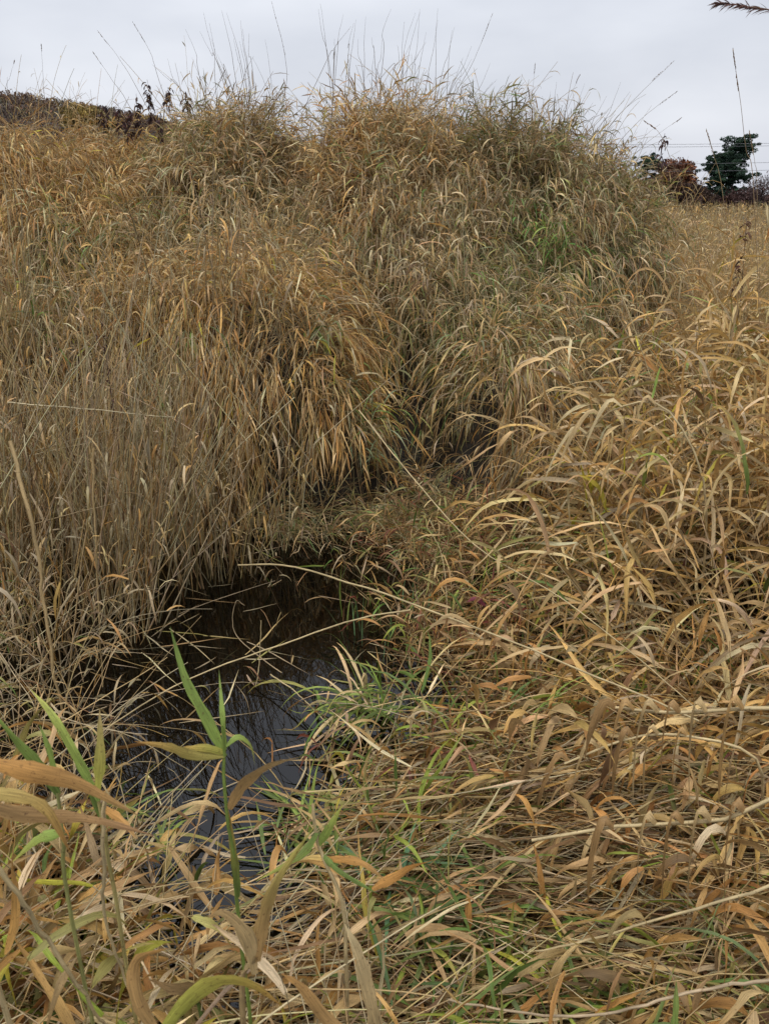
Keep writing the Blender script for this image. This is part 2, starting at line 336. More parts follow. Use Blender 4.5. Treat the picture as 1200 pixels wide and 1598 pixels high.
def combed(acc, rng, n, x0, x1, y0, y1, seed, keep, L0, L1, g0, g1, up, out, nl, ll, lw, **kw):
    """grass rooted on the humps, in tresses that part, stand or pour down the slope"""
    x, y, z, gx, gy = bank_points(rng, n, x0, x1, y0, y1, seed); who = lobe_field(x, y)[1]
    k = keep(x, y, who); x, y, z, gx, gy, who = [q[k] for q in (x, y, z, gx, gy, who)]; m = len(x)
    st = np.minimum(np.hypot(gx, gy), 2.5); dn = -np.stack([gx, gy], 1) / np.maximum(np.hypot(gx, gy), 1e-3)[:, None]
    ln = lean(x, y, rng, 2.4, seed + 1, .42, 0, -.06, .09)
    D = ln + np.stack([dn[:, 0] * st * out, dn[:, 1] * st * out, np.full(m, up)], 1)
    W_ = np.array([PALS[w] for w in range(4)])[who]
    g = (fbm(x * 1.9, y * 1.9, seed + 5) > np.where(who == GREYISH, .54, np.where(who == GOLDEN, .70, .62))).astype(float)[:, None] * .75
    W_ = W_ * (1 - g) + GREENISH * g * 6
    tone = np.exp(.9 * (fbm(x * 2.8, y * 2.8, seed + 9) - .5) + .5 * (fbm(x * .9, y * .9, seed + 12) - .5))[:, None]
    tillers(acc, rng, np.stack([x, y, z - .02], 1), rng.uniform(L0, L1, m) * (.75 + .5 * fbm(x * 2.5, y * 2.5, seed + 15)) * (1 - .62 * sm(.02, .25, hollow(x, y))), D, rng.uniform(g0, g1, m), ln * .8, nl, ll, lw, W_, W_, floor=g_of, tone0=tone, **kw)

# 1 crest of the bank: upright stems with leafy tops
a = Acc()
def crestx(x, y, who): return (y > 5.9) & (ground(x, y) > np.interp(x, [-2.4, -1.9, 1.6, 2.2], [1.45, 1.55, 1.35, 1.15])) & (x > -2.15) & (np.abs(x + .80 + .03 * np.sin(y * 9)) > .14)
combed(a, rng, 5200, -2.3, 2.35, 5.9, 7.5, 5, crestx, .36, .80, .0, .25, 1.0, .06, 10, .11, .0085, stem_r=.0024, t0=.45, leafg=.5, jit=.03, ang=(15, 75), LK=5)
combed(a, rng, 3200, -2.3, 2.35, 5.6, 7.5, 45, crestx, .30, .60, .5, 1.6, .9, .35, 8, .14, .0088, stem_r=.0020, t0=.25, leafg=2.4, jit=.05, ang=(20, 100), LK=6)
tag(a.build('bank_grass', M_GRASS), 'tall tangled tan grass standing along the crest of the back bank', 'grass', kind='stuff')

# 2 face of the bank
def loose(acc, rng, n, x0, x1, y0, y1, keep, sw_):
    x, y, z, gx, gy = bank_points(rng, n, x0, x1, y0, y1, 33); k = keep(x, y, lobe_field(x, y)[1]); x, y, z, gx, gy = [q[k] for q in (x, y, z, gx, gy)]; m = len(x)
    az = rng.uniform(0, 6.28, m); D = np.stack([np.cos(az), np.sin(az) * .5 - .25, rng.uniform(-.2, 2.0, m)], 1)
    tillers(acc, rng, np.stack([x, y, z + rng.uniform(.0, .3, m)], 1), rng.uniform(.3, .75, m), D, rng.uniform(.1, 1.2, m), None, 2, .10, .007, sw_, sw_, floor=g_of, stem_r=.0022, jit=.02, leafg=2.5)
a = Acc()
loose(a, rng, 2600, -1.2, 2.4, 4.2, 7.3, lambda x, y, w: x > -.8, wts(STRAW=1, PALE=2, GREY=1.5, TAN=1, SAGE=.3))
isright = lambda x, y, who: (x > -.13 * y - .0 + .75 * (y < 5.75) * 1.0 - .55 * (y < 5.75) * (y - 4.2) / 1.5)
combed(a, rng, 9000, -1.2, 2.4, 4.2, 7.0, 15, isright, .34, .74, 1.2, 3.2, .55, .55, 9, .20, .0080, stem_r=.0020, leafg=1.3, limp=.5, jit=.045, ang=(4, 34), t0=.15)
combed(a, rng, 2600, -1.2, 2.4, 4.2, 7.0, 65, isright, .35, .75, .3, 1.5, 1.0, .30, 7, .17, .0095, stem_r=.0022, leafg=2.4, limp=.3, jit=.05, ang=(20, 80), t0=.3)
tag(a.build('draped_grass', M_GRASS), 'grey and tan long grass fallen in tresses down the face of the bank', 'grass', kind='stuff')

# 3 left humps
a = Acc()
loose(a, rng, 2400, -3.9, .2, 4.2, 7.6, lambda x, y, w: x < 0, wts(STRAW=2, PALE=2, GREY=.8, TAN=1, GOLD=1))
isleft = lambda x, y, who: ~isright(x, y, who)
combed(a, rng, 9500, -3.9, .2, 4.2, 7.9, 25, isleft, .34, .74, 1.0, 3.0, .65, .52, 9, .20, .0090, stem_r=.0020, leafg=1.4, limp=.4, jit=.045, ang=(4, 38), t0=.15)
combed(a, rng, 3200, -3.9, .2, 4.2, 7.9, 75, isleft, .30, .62, .1, 1.2, 1.0, .25, 7, .16, .0100, stem_r=.0022, leafg=2.2, limp=.1, jit=.05, ang=(20, 80), t0=.3)
tag(a.build('straw_grass', M_GRASS), 'golden orange straw drooping over the left bank', 'grass', kind='stuff')

# 4 reeds standing in the water at the left, thin grey stems, few leaves, many broken
a = Acc()
def reed_d(x, y): return ((x < np.interp(y, [2.2, 2.6, 3.1, 3.6, 4.1], [-1.25, -1.12, -.86, -.60, -.30]) + .06 * np.sin(y * 19)) & (y > 2.2 + .25 * np.sin(x * 5))) * (.06 + .94 * (fbm(x * 4.2, y * 4.2, 61) > .50))
sw = wts(STRAW=2.2, PALE=2.6, TAN=1.4, GREY=1.4, BROWN=.3, GOLD=.4)
lw_ = wts(TAN=1.3, GREY=2.4, GOLD=.5, PALE=.9, ORANGE=.2, BROWN=.6)
rfl = lambda a_, b_: np.maximum(ground(a_, b_), -.02)
n = 2300; x, y = scatter(rng, n, -3.2, -.3, 2.2, 4.45, reed_d); n = len(x)
z = ground(x, y); hgt = np.interp(y, [2.3, 3.0, 4.2], [.62, 1.06, 1.20]) * rng.uniform(.55, 1.10, n) * (1 - .35 * sm(-1.0, -.4, x))
ln = lean(x, y, rng, 1.5, 71, .12, .05, -.04, .13)
tillers(a, rng, np.stack([x, y, z], 1), hgt * 1.1, ln + (0, 0, 1), rng.uniform(0, .25, n), ln * .3, 2, .16, .010, sw, lw_, stem_r=.0037, leafg=4.2, jit=.02, t0=.45, ang=(60, 150), floor=rfl)
n = 480; x, y = scatter(rng, n, -3.0, -.3, 2.2, 4.2, lambda x, y: reed_d(x - .12, y + .05)); n = len(x)     # broken stems lying across
az = rng.uniform(0, 2 * math.pi, n); el = rng.uniform(.25, 2.6, n)
tillers(a, rng, np.stack([x, y, rng.uniform(.0, .75, n)], 1), rng.uniform(.35, 1.0, n), np.stack([np.cos(az), .35 * np.sin(az), el], 1), rng.uniform(.0, .3, n), None, 0, .13, .007, wts(STRAW=2, PALE=3, GREY=1, TAN=.6), lw_, stem_r=.0028, jit=.012, floor=rfl)
n = 300; x, y = scatter(rng, n, -1.9, -.6, 1.75, 2.7, lambda x, y: (x < np.interp(y, [1.7, 2.2, 2.7], [-.72, -1.0, -1.1])) * 1.0); n = len(x)   # low litter at the near left edge
az = rng.uniform(0, 2 * math.pi, n)
tillers(a, rng, np.stack([x, y, rng.uniform(.0, .22, n)], 1), rng.uniform(.2, .6, n), np.stack([np.cos(az), np.sin(az), rng.uniform(-.1, 1.3, n)], 1), rng.uniform(.0, .6, n), None, 3, .13, .007, sw, lw_ + wts(GREEN=.4, OLIVE=.4), stem_r=.0020, jit=.04, floor=rfl)
tag(a.build('standing_reeds', M_GRASS), 'thin grey straw stems standing and broken in the water at the left', 'reeds', kind='stuff')

# 5 right stand: leafy yellow straw leaning over the ditch
a = Acc()
def right_d(x, y): return (x > np.interp(y, [1.7, 2.6, 3.4, 4.2, 5.2], [1.0, .98, 1.14, 1.62, 2.1])) * (.22 + .78 * (fbm(x * 2.4, y * 2.4, 81) > .42))
rw = wts(STRAW=2.8, PALE=1.6, TAN=1.2, GOLD=3.0, ORANGE=.2, GREY=.3, BROWN=.1, YELLOW=.12, OLIVE=.25, GREEN=.04, LIME=.05)
n = 1800; x, y = scatter(rng, n, .7, 4.2, 1.7, 5.0, right_d); n = len(x)
z = ground(x, y); can = np.interp(y, [1.7, 2.4, 3.2, 4.2, 5], [.52, .84, 1.08, 1.20, 1.15]); hgt = can * rng.uniform(.65, 1.12, n)
ln = lean(x, y, rng, .9, 91, .2, -.28, -.14, .15)
tillers(a, rng, np.stack([x, y, z], 1), hgt * 1.12, ln + (0, 0, 1), rng.uniform(.1, .7, n), ln * .7, 8, .32, .0155, wts(STRAW=2, TAN=1, GOLD=1.0, PALE=1), rw, stem_r=.0028, LK=10, leafg=1.8, fold=.22, jit=.035, floor=g_of, ang=(20, 70), t0=.12, lean_leaf=(-.30, -.1, 0))
tag(a.build('leafy_grass', M_NEAR), 'leafy yellow straw grass leaning over the right side of the ditch', 'grass', kind='stuff')

# 6 sparse reddish and green grass between the pool and the right stand
a = Acc()
def mid_d(x, y): return (x > np.interp(y, [1.5, 2.1, 2.6, 3.2, 3.7, 4.2], [.0, -.05, .04, .15, .16, .0]) + .08 * np.sin(y * 11)) * (.15 + .85 * (fbm(x * 4.5, y * 4.5, 101) > .47))
n = 1150; x, y = scatter(rng, n, -.25, 1.35, 1.8, 4.2, mid_d); n = len(x)
z = np.maximum(ground(x, y), -.1); hgt = rng.uniform(.2, .55, n)
ln = lean(x, y, rng, 1.6, 111, .5, -.12, -.05, .35)
mw = wts(STRAW=.35, TAN=1.3, GOLD=.2, ORANGE=1.3, GREY=.6, BROWN=2.8, GREEN=.9, OLIVE=.9, RED=.7, LIME=.3)
mfl = lambda a_, b_: np.maximum(ground(a_, b_), .003)
tillers(a, rng, np.stack([x, y, z], 1), hgt, ln + (0, 0, .8), rng.uniform(.2, 1.6, n), ln * .6, 7, .14, .0090, wts(STRAW=1, TAN=1, ORANGE=.6, BROWN=1), mw, stem_r=.0015, LK=7, leafg=1.6, fold=.2, jit=.08, floor=mfl, ang=(15, 90))
n = 300; x, y = scatter(rng, n, .05, 1.3, 3.5, 4.35, None); n = len(x)        # low trampled rushes at the far shore
ln = lean(x, y, rng, 2, 113, .8, 0, -.2, .3)
tillers(a, rng, np.stack([x, y, np.maximum(ground(x, y), 0)], 1), rng.uniform(.15, .4, n), ln + (0, 0, .4), rng.uniform(.2, 1.6, n), None, 6, .13, .006, wts(STRAW=1, TAN=1, SAGE=1, BROWN=1), wts(SAGE=1.4, OLIVE=.7, TAN=1.4, GREY=1, BROWN=1, GREEN=.35), stem_r=.0015, LK=6, leafg=1.4, jit=.08, floor=mfl)
n = 330; x, y = scatter(rng, n, -.85, .35, 3.88, 4.4, None); n = len(x)
ln = lean(x, y, rng, 2, 114, .6, .3, -.1, .3)
tillers(a, rng, np.stack([x, y, np.maximum(ground(x, y), 0)], 1), rng.uniform(.15, .45, n), ln + (0, 0, .5), rng.uniform(.2, 1.6, n), None, 6, .13, .006, wts(STRAW=1, TAN=1, SAGE=1, BROWN=1), wts(SAGE=1.6, OLIVE=.9, TAN=1.2, GREY=1, BROWN=.8, GREEN=.3), stem_r=.0015, LK=6, leafg=1.4, jit=.08, floor=mfl)
n = 90; x, y = scatter(rng, n, -.9, .45, 2.5, 4.1, lambda x, y: (x > -1.0 + .2 * (3.6 - y)) * (.2 + .8 * (y > 3.2))); n = len(x)      # single dead stems standing in open water
tillers(a, rng, np.stack([x, y, 0 * x - .1], 1), rng.uniform(.16, .5, n), lean(x, y, rng, 2, 181, .3, 0, 0, .3) + (0, 0, 1), rng.uniform(0, 1.0, n), None, 2, .14, .006, wts(STRAW=1, BROWN=2, GREY=2), wts(BROWN=1, GREY=1, TAN=1, GREEN=.3), stem_r=.0018, jit=.04, leafg=2)
tag(a.build('marsh_grass', M_GRASS), 'short russet and green grass growing out of the water', 'grass', kind='stuff')

# 7 lodged mat at the lower right
a = Acc()
def mat_d(x, y): return (x > np.interp(y, [.6, 1.2, 1.5, 1.9, 2.3], [-.35, -.20, -.03, .10, .35])) * 1.0
matfl = lambda a_, b_: np.maximum(ground(a_, b_), .0) + .01
MW = wts(STRAW=.8, PALE=1.0, TAN=2.2, GOLD=.35, ORANGE=.9, GREY=1.2, BROWN=2.4, GREEN=.16, OLIVE=.25, LIME=.06)
for (n, z0, z1) in ((950, .02, .08), (950, .06, .17)):
    x, y = scatter(rng, n, -.35, 2.1, .62, 2.12, mat_d); n = len(x)
    az = rng.normal(math.pi * 1.02, .5, n) + 1.6 * (fbm(x * 1.3, y * 1.3, 121) - .5); fl = rng.random(n) < .3; az[fl] += math.pi
    cap = np.interp(y, [.6, 1.0, 2.4], [.45, .8, 1.3])
    D = np.stack([np.cos(az), .6 * np.sin(az), rng.uniform(-.12, .22, n)], 1)
    b = np.stack([x + .3 * np.where(fl, -1, 1), y, np.maximum(ground(x, y), 0) + rng.uniform(z0, z1, n) * cap], 1)
    tillers(a, rng, b, rng.uniform(.4, .95, n), D, rng.uniform(.05, .4, n), None, 5, .24, .0092, wts(STRAW=2, TAN=1.6, PALE=2.2, GREY=.8, BROWN=.3), MW, stem_r=.0024, LK=8, leafg=.5, fold=.22, jit=.05, floor=matfl, ang=(3, 38), limp=.25)
n = 190; x, y = scatter(rng, n, .35, 1.8, .8, 2.2, None); n = len(x)        # arching shoots whose leaves hang straight down
tillers(a, rng, np.stack([x + .35, y, np.maximum(ground(x, y), 0) + rng.uniform(.05, .2, n)], 1), rng.uniform(.5, .9, n), np.stack([rng.normal(-1, .15, n), rng.normal(0, .35, n), rng.uniform(.25, .7, n)], 1), rng.uniform(.4, .9, n), None, 8, .18, .0185, wts(STRAW=2, GOLD=1), wts(TAN=2, ORANGE=1.3, GOLD=1, BROWN=.7, PALE=.4), stem_r=.0028, LK=9, leafg=3.4, fold=.2, jit=.03, floor=matfl, ang=(30, 80))
n = 110; x, y = scatter(rng, n, -.30, 1.0, 1.0, 2.1, lambda x, y: (x > np.interp(y, [1.0, 1.5, 2.1], [-.3, -.1, .05])) * (fbm(x * 2.5, y * 2.5, 177) > .45)); n = len(x)      # living blades pushing through the mat
tillers(a, rng, np.stack([x, y, np.maximum(ground(x, y), 0) + .05], 1), rng.uniform(.12, .32, n), lean(x, y, rng, 2, 178, .6, -.4, 0, .4) + (0, 0, .7), rng.uniform(.3, 1.2, n), None, 6, .22, .0105, wts(LIME=1, STRAW=1), wts(LIME=1.5, GREEN=2, BLUEGREEN=.8, OLIVE=1, YELLOW=.4, TAN=1), stem_r=.002, LK=8, leafg=1.6, fold=.22, floor=matfl, ang=(15, 70))
tag(a.build('flattened_grass', M_NEAR), 'mat of flattened brown and straw grass at the lower right', 'grass', kind='stuff')

# 8 near grass at the lower left
a = Acc()
def near_d(x, y): return (x < np.interp(y, [.5, .9, 1.2, 1.5], [.15, -.05, -.42, -.88])) * 1.0
nw = wts(STRAW=1.1, PALE=.6, TAN=1.5, GOLD=1.0, ORANGE=1.5, GREY=.4, BROWN=.3, GREEN=.35, OLIVE=.55, YELLOW=.25, LIME=.4)
n = 600; x, y = scatter(rng, n, -1.25, .2, .62, 1.6, near_d); n = len(x)
z = np.maximum(ground(x, y), -.05); hgt = np.interp(y, [.6, .8, 1.2, 1.6], [.48, .66, .56, .40]) * rng.uniform(.5, 1.1, n)
ln = lean(x, y, rng, 1.5, 131, .5, .16, .0, .35)
tillers(a, rng, np.stack([x, y, z], 1), hgt * 1.15, ln + (0, 0, 1), rng.uniform(.2, 1.5, n), ln * .6, 5, .20, .0185, wts(STRAW=2, TAN=1, PALE=1, OLIVE=.5, LIME=.2), nw, stem_r=.0021, LK=10, leafg=1.5, fold=.25, jit=.05, ang=(15, 80))
n = 230; x, y = scatter(rng, n, -1.3, .4, .6, 1.5, near_d); n = len(x); az = rng.uniform(0, 2 * math.pi, n)
tillers(a, rng, np.stack([x, y, rng.uniform(.02, .3, n)], 1), rng.uniform(.3, .7, n), np.stack([np.cos(az), np.sin(az), rng.uniform(-.2, .8, n)], 1), rng.uniform(.0, .4, n), None, 2, .16, .010, wts(STRAW=2, PALE=2, TAN=1), nw, stem_r=.0024, LK=8, leafg=2.0, fold=.2, floor=matfl, jit=.02)
tag(a.build('foreground_grass', M_NEAR), 'near orange and green grass blades at the lower left', 'grass', kind='stuff')

# 9 straw floating on and just under the water
a = Acc()
n = 900; x = rng.uniform(-2.2, .7, n); y = rng.uniform(1.2, 4.2, n); az = rng.normal(.3, .9, n)
edge = (fbm(x * 3, y * 3, 141) > .50) | (y < 1.9) | (y > 3.75); x, y, az = x[edge], y[edge], az[edge]; n = len(x)
P = grow(np.stack([x, y, np.where(rng.random(n) < .45, .004, rng.uniform(-.05, -.012, n))], 1), np.stack([np.cos(az), np.sin(az), 0 * az], 1), rng.uniform(.08, .4, n), 6, np.zeros(n), None, .06, rng)
P[:, :, 2] = P[:, :1, 2]
ribbons(a, P, sides(P, np.tile((0., 1., 0.), (n, 1))), rng.uniform(.003, .008, n), pick(PAL, n, rng, .2, wts(TAN=1, GREY=2, PALE=1, OLIVE=.5, BROWN=1)), rng)
tag(a.build('floating_straw', M_GRASS), 'loose straw floating on the dark pool', 'straw', kind='stuff')

# 10 far field at the right and the slope behind the bank
a = Acc()
def field_tillers(n, y0, y1, hw, nl, lw, sr):
    y = y0 * (y1 / y0) ** rng.random(n); x = rng.uniform(.29, .88, n) * y + .15 ; z = ground(x, y)
    ln = lean(x, y, rng, .5, 151, .2, -.05, -.05, .15)
    tillers(a, rng, np.stack([x, y, z], 1), rng.uniform(.85, 1.25, n) * hw, ln + (0, 0, 1), rng.uniform(0, .4, n), ln * .3, nl, .16, lw, wts(STRAW=2, PALE=1.2, TAN=1.2, GOLD=1), wts(STRAW=1.8, PALE=1.0, TAN=1.6, GOLD=2.0, ORANGE=.2, GREY=.5), stem_r=sr, LK=4, K=6, leafg=2, jit=.04)
field_tillers(3400, 5.0, 9, .80, 5, .009, .002); field_tillers(3400, 9, 22, .95, 4, .018, .004); field_tillers(3200, 22, 75, 1.1, 3, .05, .010)
y = rng.uniform(9.8, 24, 3200); x = rng.uniform(-.62, .30, 3200) * y; z = ground(x, y); n = 3200; ln = lean(x, y, rng, .5, 152, .3, 0, -.05, .2)
tillers(a, rng, np.stack([x, y, z], 1), rng.uniform(.7, 1.1, n) * np.interp(y, [9, 12, 22], [.55, .7, .7]), ln + (0, 0, 1), rng.uniform(.2, .8, n), ln * .3, 4, .17, .014, wts(TAN=1, GOLD=1, BROWN=.6), wts(TAN=1.3, GOLD=1.4, ORANGE=1, BROWN=.8, STRAW=.5), stem_r=.003, LK=4, K=6, leafg=2)
tag(a.build('meadow_grass', M_FAR), 'pale golden meadow grass stretching away beyond the right stand', 'grass', kind='stuff')

# 11 far woods on the hill
def clumps(acc, c, r, rng, per, size, pal, sq=.8):
    n = len(c); k = n * per; ci = np.repeat(np.arange(n), per)
    d = norm(rng.normal(0, 1, (k, 3))); d[:, 2] *= sq; rad = rng.uniform(.35, 1, k)[:, None] ** .6
    p = c[ci] + d * rad * np.asarray(r)[ci][:, None]
    az = norm(rng.normal(0, 1, (k, 3))); Lh = (size[ci] if hasattr(size, '__len__') else np.full(k, size)) * rng.uniform(.6, 1.4, k)
    P = np.stack([p - az * Lh[:, None] * .5, p, p + az * Lh[:, None] * .5], 1)
    sd = sides(P, norm(rng.normal(0, 1, (k, 3))))
    tone = np.exp(rng.normal(0, .22, n))[ci][:, None]
    ribbons(acc, P, sd, Lh * rng.uniform(.5, .9, k), pal[ci] * tone * np.exp(rng.normal(0, .15, (k, 1))), rng)
a = Acc()
n = 4200; y = rng.uniform(110, 330, n); x = rng.uniform(-.72, .30, n) * y; z = ground(x, y); hh = rng.uniform(1.4, 3.2, n)
pal = 1.7 * np.array([(.075, .048, .036), (.11, .06, .036), (.06, .048, .04), (.13, .08, .045), (.06, .055, .03), (.24, .18, .05)])[rng.choice(6, n, p=[.3, .25, .2, .12, .1, .03])]
clumps(a, np.stack([x, y, z + hh * .55], 1), hh * .55, rng, 60, .42, pal)
tag(a.build('far_woods', M_TREE), 'brown leafless woods covering the far hill', 'woods', kind='stuff')
a = Acc()
n = 420; y = rng.uniform(16, 32, n); x = rng.uniform(-.58, -.22, n) * y; z = ground(x, y) + .8
pal = np.array([(.17, .085, .045), (.22, .11, .05), (.12, .07, .04)])[rng.integers(0, 3, n)]
clumps(a, np.stack([x, y, z + rng.uniform(.0, .9, n)], 1), rng.uniform(.35, .8, n), rng, 60, .12, pal)
tag(a.build('russet_scrub', M_TREE), 'low russet brown scrub behind the left bank', 'scrub', kind='stuff')

# ------------------------------------------------------------------ single things: helpers
def smooth(pts, K):
    p = np.array(pts, float)
    if len(p) == 2: p = np.stack([p[0], p.mean(0), p[1]])
    q = np.concatenate([[2 * p[0] - p[1]], p, [2 * p[-1] - p[-2]]]); m = len(p) - 1; out = []
    for u in np.linspace(0, m - 1e-6, K):
        i = int(u); t = u - i; a_, b_, c_, d_ = q[i:i + 4]
        out.append(.5 * (2 * b_ + (c_ - a_) * t + (2 * a_ - 5 * b_ + 4 * c_ - d_) * t * t + (3 * b_ - a_ - 3 * c_ + d_) * t ** 3))
    return np.array(out)
def PW(pts): return [at(*p) for p in pts]
def leaf_part(parent, pts, w_, col, tip=None, twist=0.0, K=12, name='leaf', mat=None, face=None):
    P = smooth(pts, K)[None]; org = np.array(parent.location) if parent is not None else None
    T = norm(np.gradient(P, axis=1)); s0 = np.cross(T[:, 0], np.array([face if face is not None else (0.15, -.8, .5)]))
    A = Acc(); ribbons(A, P, sides(P, norm(s0), np.array([twist])), np.array([w_ * 1.08]), np.array([col], float), rng, .28, np.array([tip if tip is not None else np.array(col) * .8], float))
    return A.build(name, M_NEAR, parent, origin=org)
def stem_part(parent, pts, r, col, K=18, taper=.5, name='stem', tip=None, mat=None):
    P = smooth(pts, K)[None]; q_ = np.cumsum(rng.normal(0, 1, (K, 3)), 0); q_ -= np.linspace(0, 1, K)[:, None] * q_[-1]; P = P + q_[None] * r * .45; A = Acc(); tubes(A, P, np.array([r]), np.array([col], float), rng, taper, 6, None if tip is None else np.array([tip], float))
    return A.build(name, mat or M_NEAR, parent, origin=np.array(parent.location) if parent is not None else None)
def foot(p, dx=0, dy=0):
    x_, y_ = p[0] + dx, p[1] + dy; return np.array((x_, y_, max(float(ground(x_, y_)), -.1)))
def shoot(name, label, cat, stem, r, col, leaves, group=None, root=(0, 0)):
    """stem: pixel path from the top down; it goes on to the ground below its last point"""
    P = PW(stem); b = foot(P[-1], *root); e = empty(name, b, label, cat, group)
    stem_part(e, P[:-1] + [P[-1], (P[-1] * .45 + b * .55) + np.array((0, 0, 0)), b][0:] if P[-1][2] - b[2] > .03 else P, r, col, taper=1.6)
    for (pts, w, c, *rest) in leaves: leaf_part(e, PW(pts), w, c, *(rest or ()))
    return e
def seed_head(parent, P, col, rng, n=60, L=.012, spread=.5, w=.003, name='seed_head'):
    """spikelets along the last stretch of a stalk"""
    P = np.array(P); i = rng.uniform(0, len(P) - 1.001, n); k = i.astype(int); f = (i - k)[:, None]
    p = P[k] * (1 - f) + P[k + 1] * f; d = norm(P[k + 1] - P[k])
    d2 = norm(d + rng.normal(0, spread, (n, 3))); LL = L * rng.uniform(.6, 1.4, n)
    Q = grow(p, d2, LL, 4, np.full(n, .3), None, .05, rng)
    A = Acc(); ribbons(A, Q, sides(Q, norm(rng.normal(0, 1, (n, 3)))), w * rng.uniform(.7, 1.3, n), pick([col], n, rng, .2), rng)
    return A.build(name, M_GRASS, parent, origin=np.array(parent.location))
gr, lg, yl, og_, tn, st, pk = (.16, .23, .05), (.27, .37, .08), (.46, .44, .09), (.48, .25, .07), (.50, .36, .17), (.62, .49, .26), (.45, .28, .11)

# shoots standing close to the camera
shoot('grass_shoot', 'tall green shoot with a long upright blade in front of the pool', 'grass shoot', [(350, 1135, .86), (356, 1250, .86), (370, 1340, .86), (374, 1430, .87)], .0022, lg, [
    ([(351, 1180, .86), (322, 1120, .87), (290, 1060, .88), (266, 978, .90)], .0125, lg, gr, .03),
    ([(352, 1170, .86), (347, 1110, .87), (342, 1045, .90)], .006, lg),
    ([(352, 1180, .86), (300, 1178, .84), (262, 1165, .82), (210, 1157, .80)], .0125, (.36, .31, .08), og_),
    ([(351, 1175, .86), (320, 1167, .85), (275, 1168, .84)], .0095, yl, og_),
    ([(353, 1165, .86), (372, 1150, .87), (392, 1165, .88), (398, 1195, .89)], .007, lg, yl),
    ([(358, 1262, .86), (380, 1225, .85), (420, 1195, .83), (474, 1180, .82)], .0175, pk, tn, .05),
    ([(372, 1400, .86), (366, 1340, .86), (352, 1240, .87)], .010, gr, og_)])
shoot('grass_shoot', 'pair of yellow green blades leaning left at the left edge of the pool', 'grass shoot', [(150, 1225, .84), (165, 1290, .84), (175, 1360, .84)], .0024, (.5, .42, .16), [
    ([(155, 1250, .84), (125, 1190, .85), (85, 1120, .87), (48, 1075, .90)], .0125, lg, yl),
    ([(165, 1290, .84), (135, 1215, .85), (100, 1150, .87)], .011, gr, lg),
    ([(153, 1235, .84), (157, 1175, .85), (156, 1105, .86)], .0120, yl, tn),
    ([(160, 1260, .84), (190, 1280, .82), (215, 1310, .80)], .011, og_, pk)])
shoot('grass_shoot', 'green blade entering from the left edge above the orange leaves', 'grass shoot', [(90, 1235, .80), (100, 1310, .80), (105, 1400, .80)], .0024, (.40, .40, .14), [
    ([(92, 1240, .80), (62, 1195, .80), (30, 1160, .80), (-20, 1100, .80)], .014, gr, lg),
    ([(92, 1250, .80), (80, 1180, .81), (62, 1130, .82)], .008, lg), ([(98, 1300, .80), (60, 1310, .79), (20, 1345, .77)], .012, lg, yl)])
shoot('grass_shoot', 'long rusty orange leaf stretched level across the lower left', 'grass shoot', [(-40, 1180, .70), (-60, 1300, .70)], .003, st, [
    ([(-40, 1185, .70), (40, 1203, .70), (120, 1222, .71), (215, 1272, .72)], .019, og_, pk, .02), ([(-45, 1250, .70), (30, 1270, .70), (140, 1278, .71), (245, 1305, .72)], .016, pk, (.45, .25, .12), .03),
    ([(-50, 1240, .70), (10, 1240, .68), (70, 1260, .68), (110, 1330, .68)], .014, (.5, .38, .12), og_)])
shoot('grass_shoot', 'broad tan and orange blade bending up to the right of the green shoot', 'grass shoot', [(400, 1490, .72), (385, 1560, .72)], .0034, tn, [
    ([(402, 1500, .72), (412, 1430, .73), (435, 1370, .74), (492, 1288, .78)], .0155, pk, yl, .04), ([(398, 1520, .72), (385, 1460, .72), (350, 1425, .72), (325, 1432, .72)], .017, tn, pk)])
shoot('grass_shoot', 'yellow green blade with rusty tip at the bottom edge of the photo', 'grass shoot', [(250, 1610, .62), (240, 1680, .62)], .003, yl, [
    ([(252, 1615, .62), (285, 1570, .62), (335, 1532, .62), (390, 1535, .62), (440, 1570, .62)], .021, (.42, .42, .08), og_, .02), ([(250, 1620, .62), (215, 1560, .62), (212, 1500, .63), (262, 1480, .64)], .017, pk, og_)])
shoot('grass_shoot', 'wide pale straw blade standing at the bottom left of centre', 'grass shoot', [(592, 1620, .70), (596, 1680, .70)], .003, st, [
    ([(596, 1640, .70), (578, 1560, .70), (560, 1490, .71), (538, 1442, .72)], .018, tn, st, .03), ([(596, 1640, .70), (520, 1600, .70), (470, 1540, .70), (440, 1520, .7)], .015, pk, og_)])
shoot('grass_shoot', 'green and tan shoot beside the brown mat left of centre', 'grass shoot', [(490, 1255, 1.05), (500, 1330, 1.04), (535, 1420, 1.02)], .0028, st, [
    ([(497, 1320, 1.04), (515, 1290, 1.04), (535, 1255, 1.05)], .014, lg, yl), ([(495, 1300, 1.04), (475, 1330, 1.02), (445, 1350, 1.0), (400, 1375, .98)], .012, gr, yl),
    ([(505, 1340, 1.04), (560, 1345, 1.02), (600, 1372, 1.0)], .013, og_, pk), ([(500, 1330, 1.04), (530, 1360, 1.02), (590, 1395, 1.0)], .010, gr)])
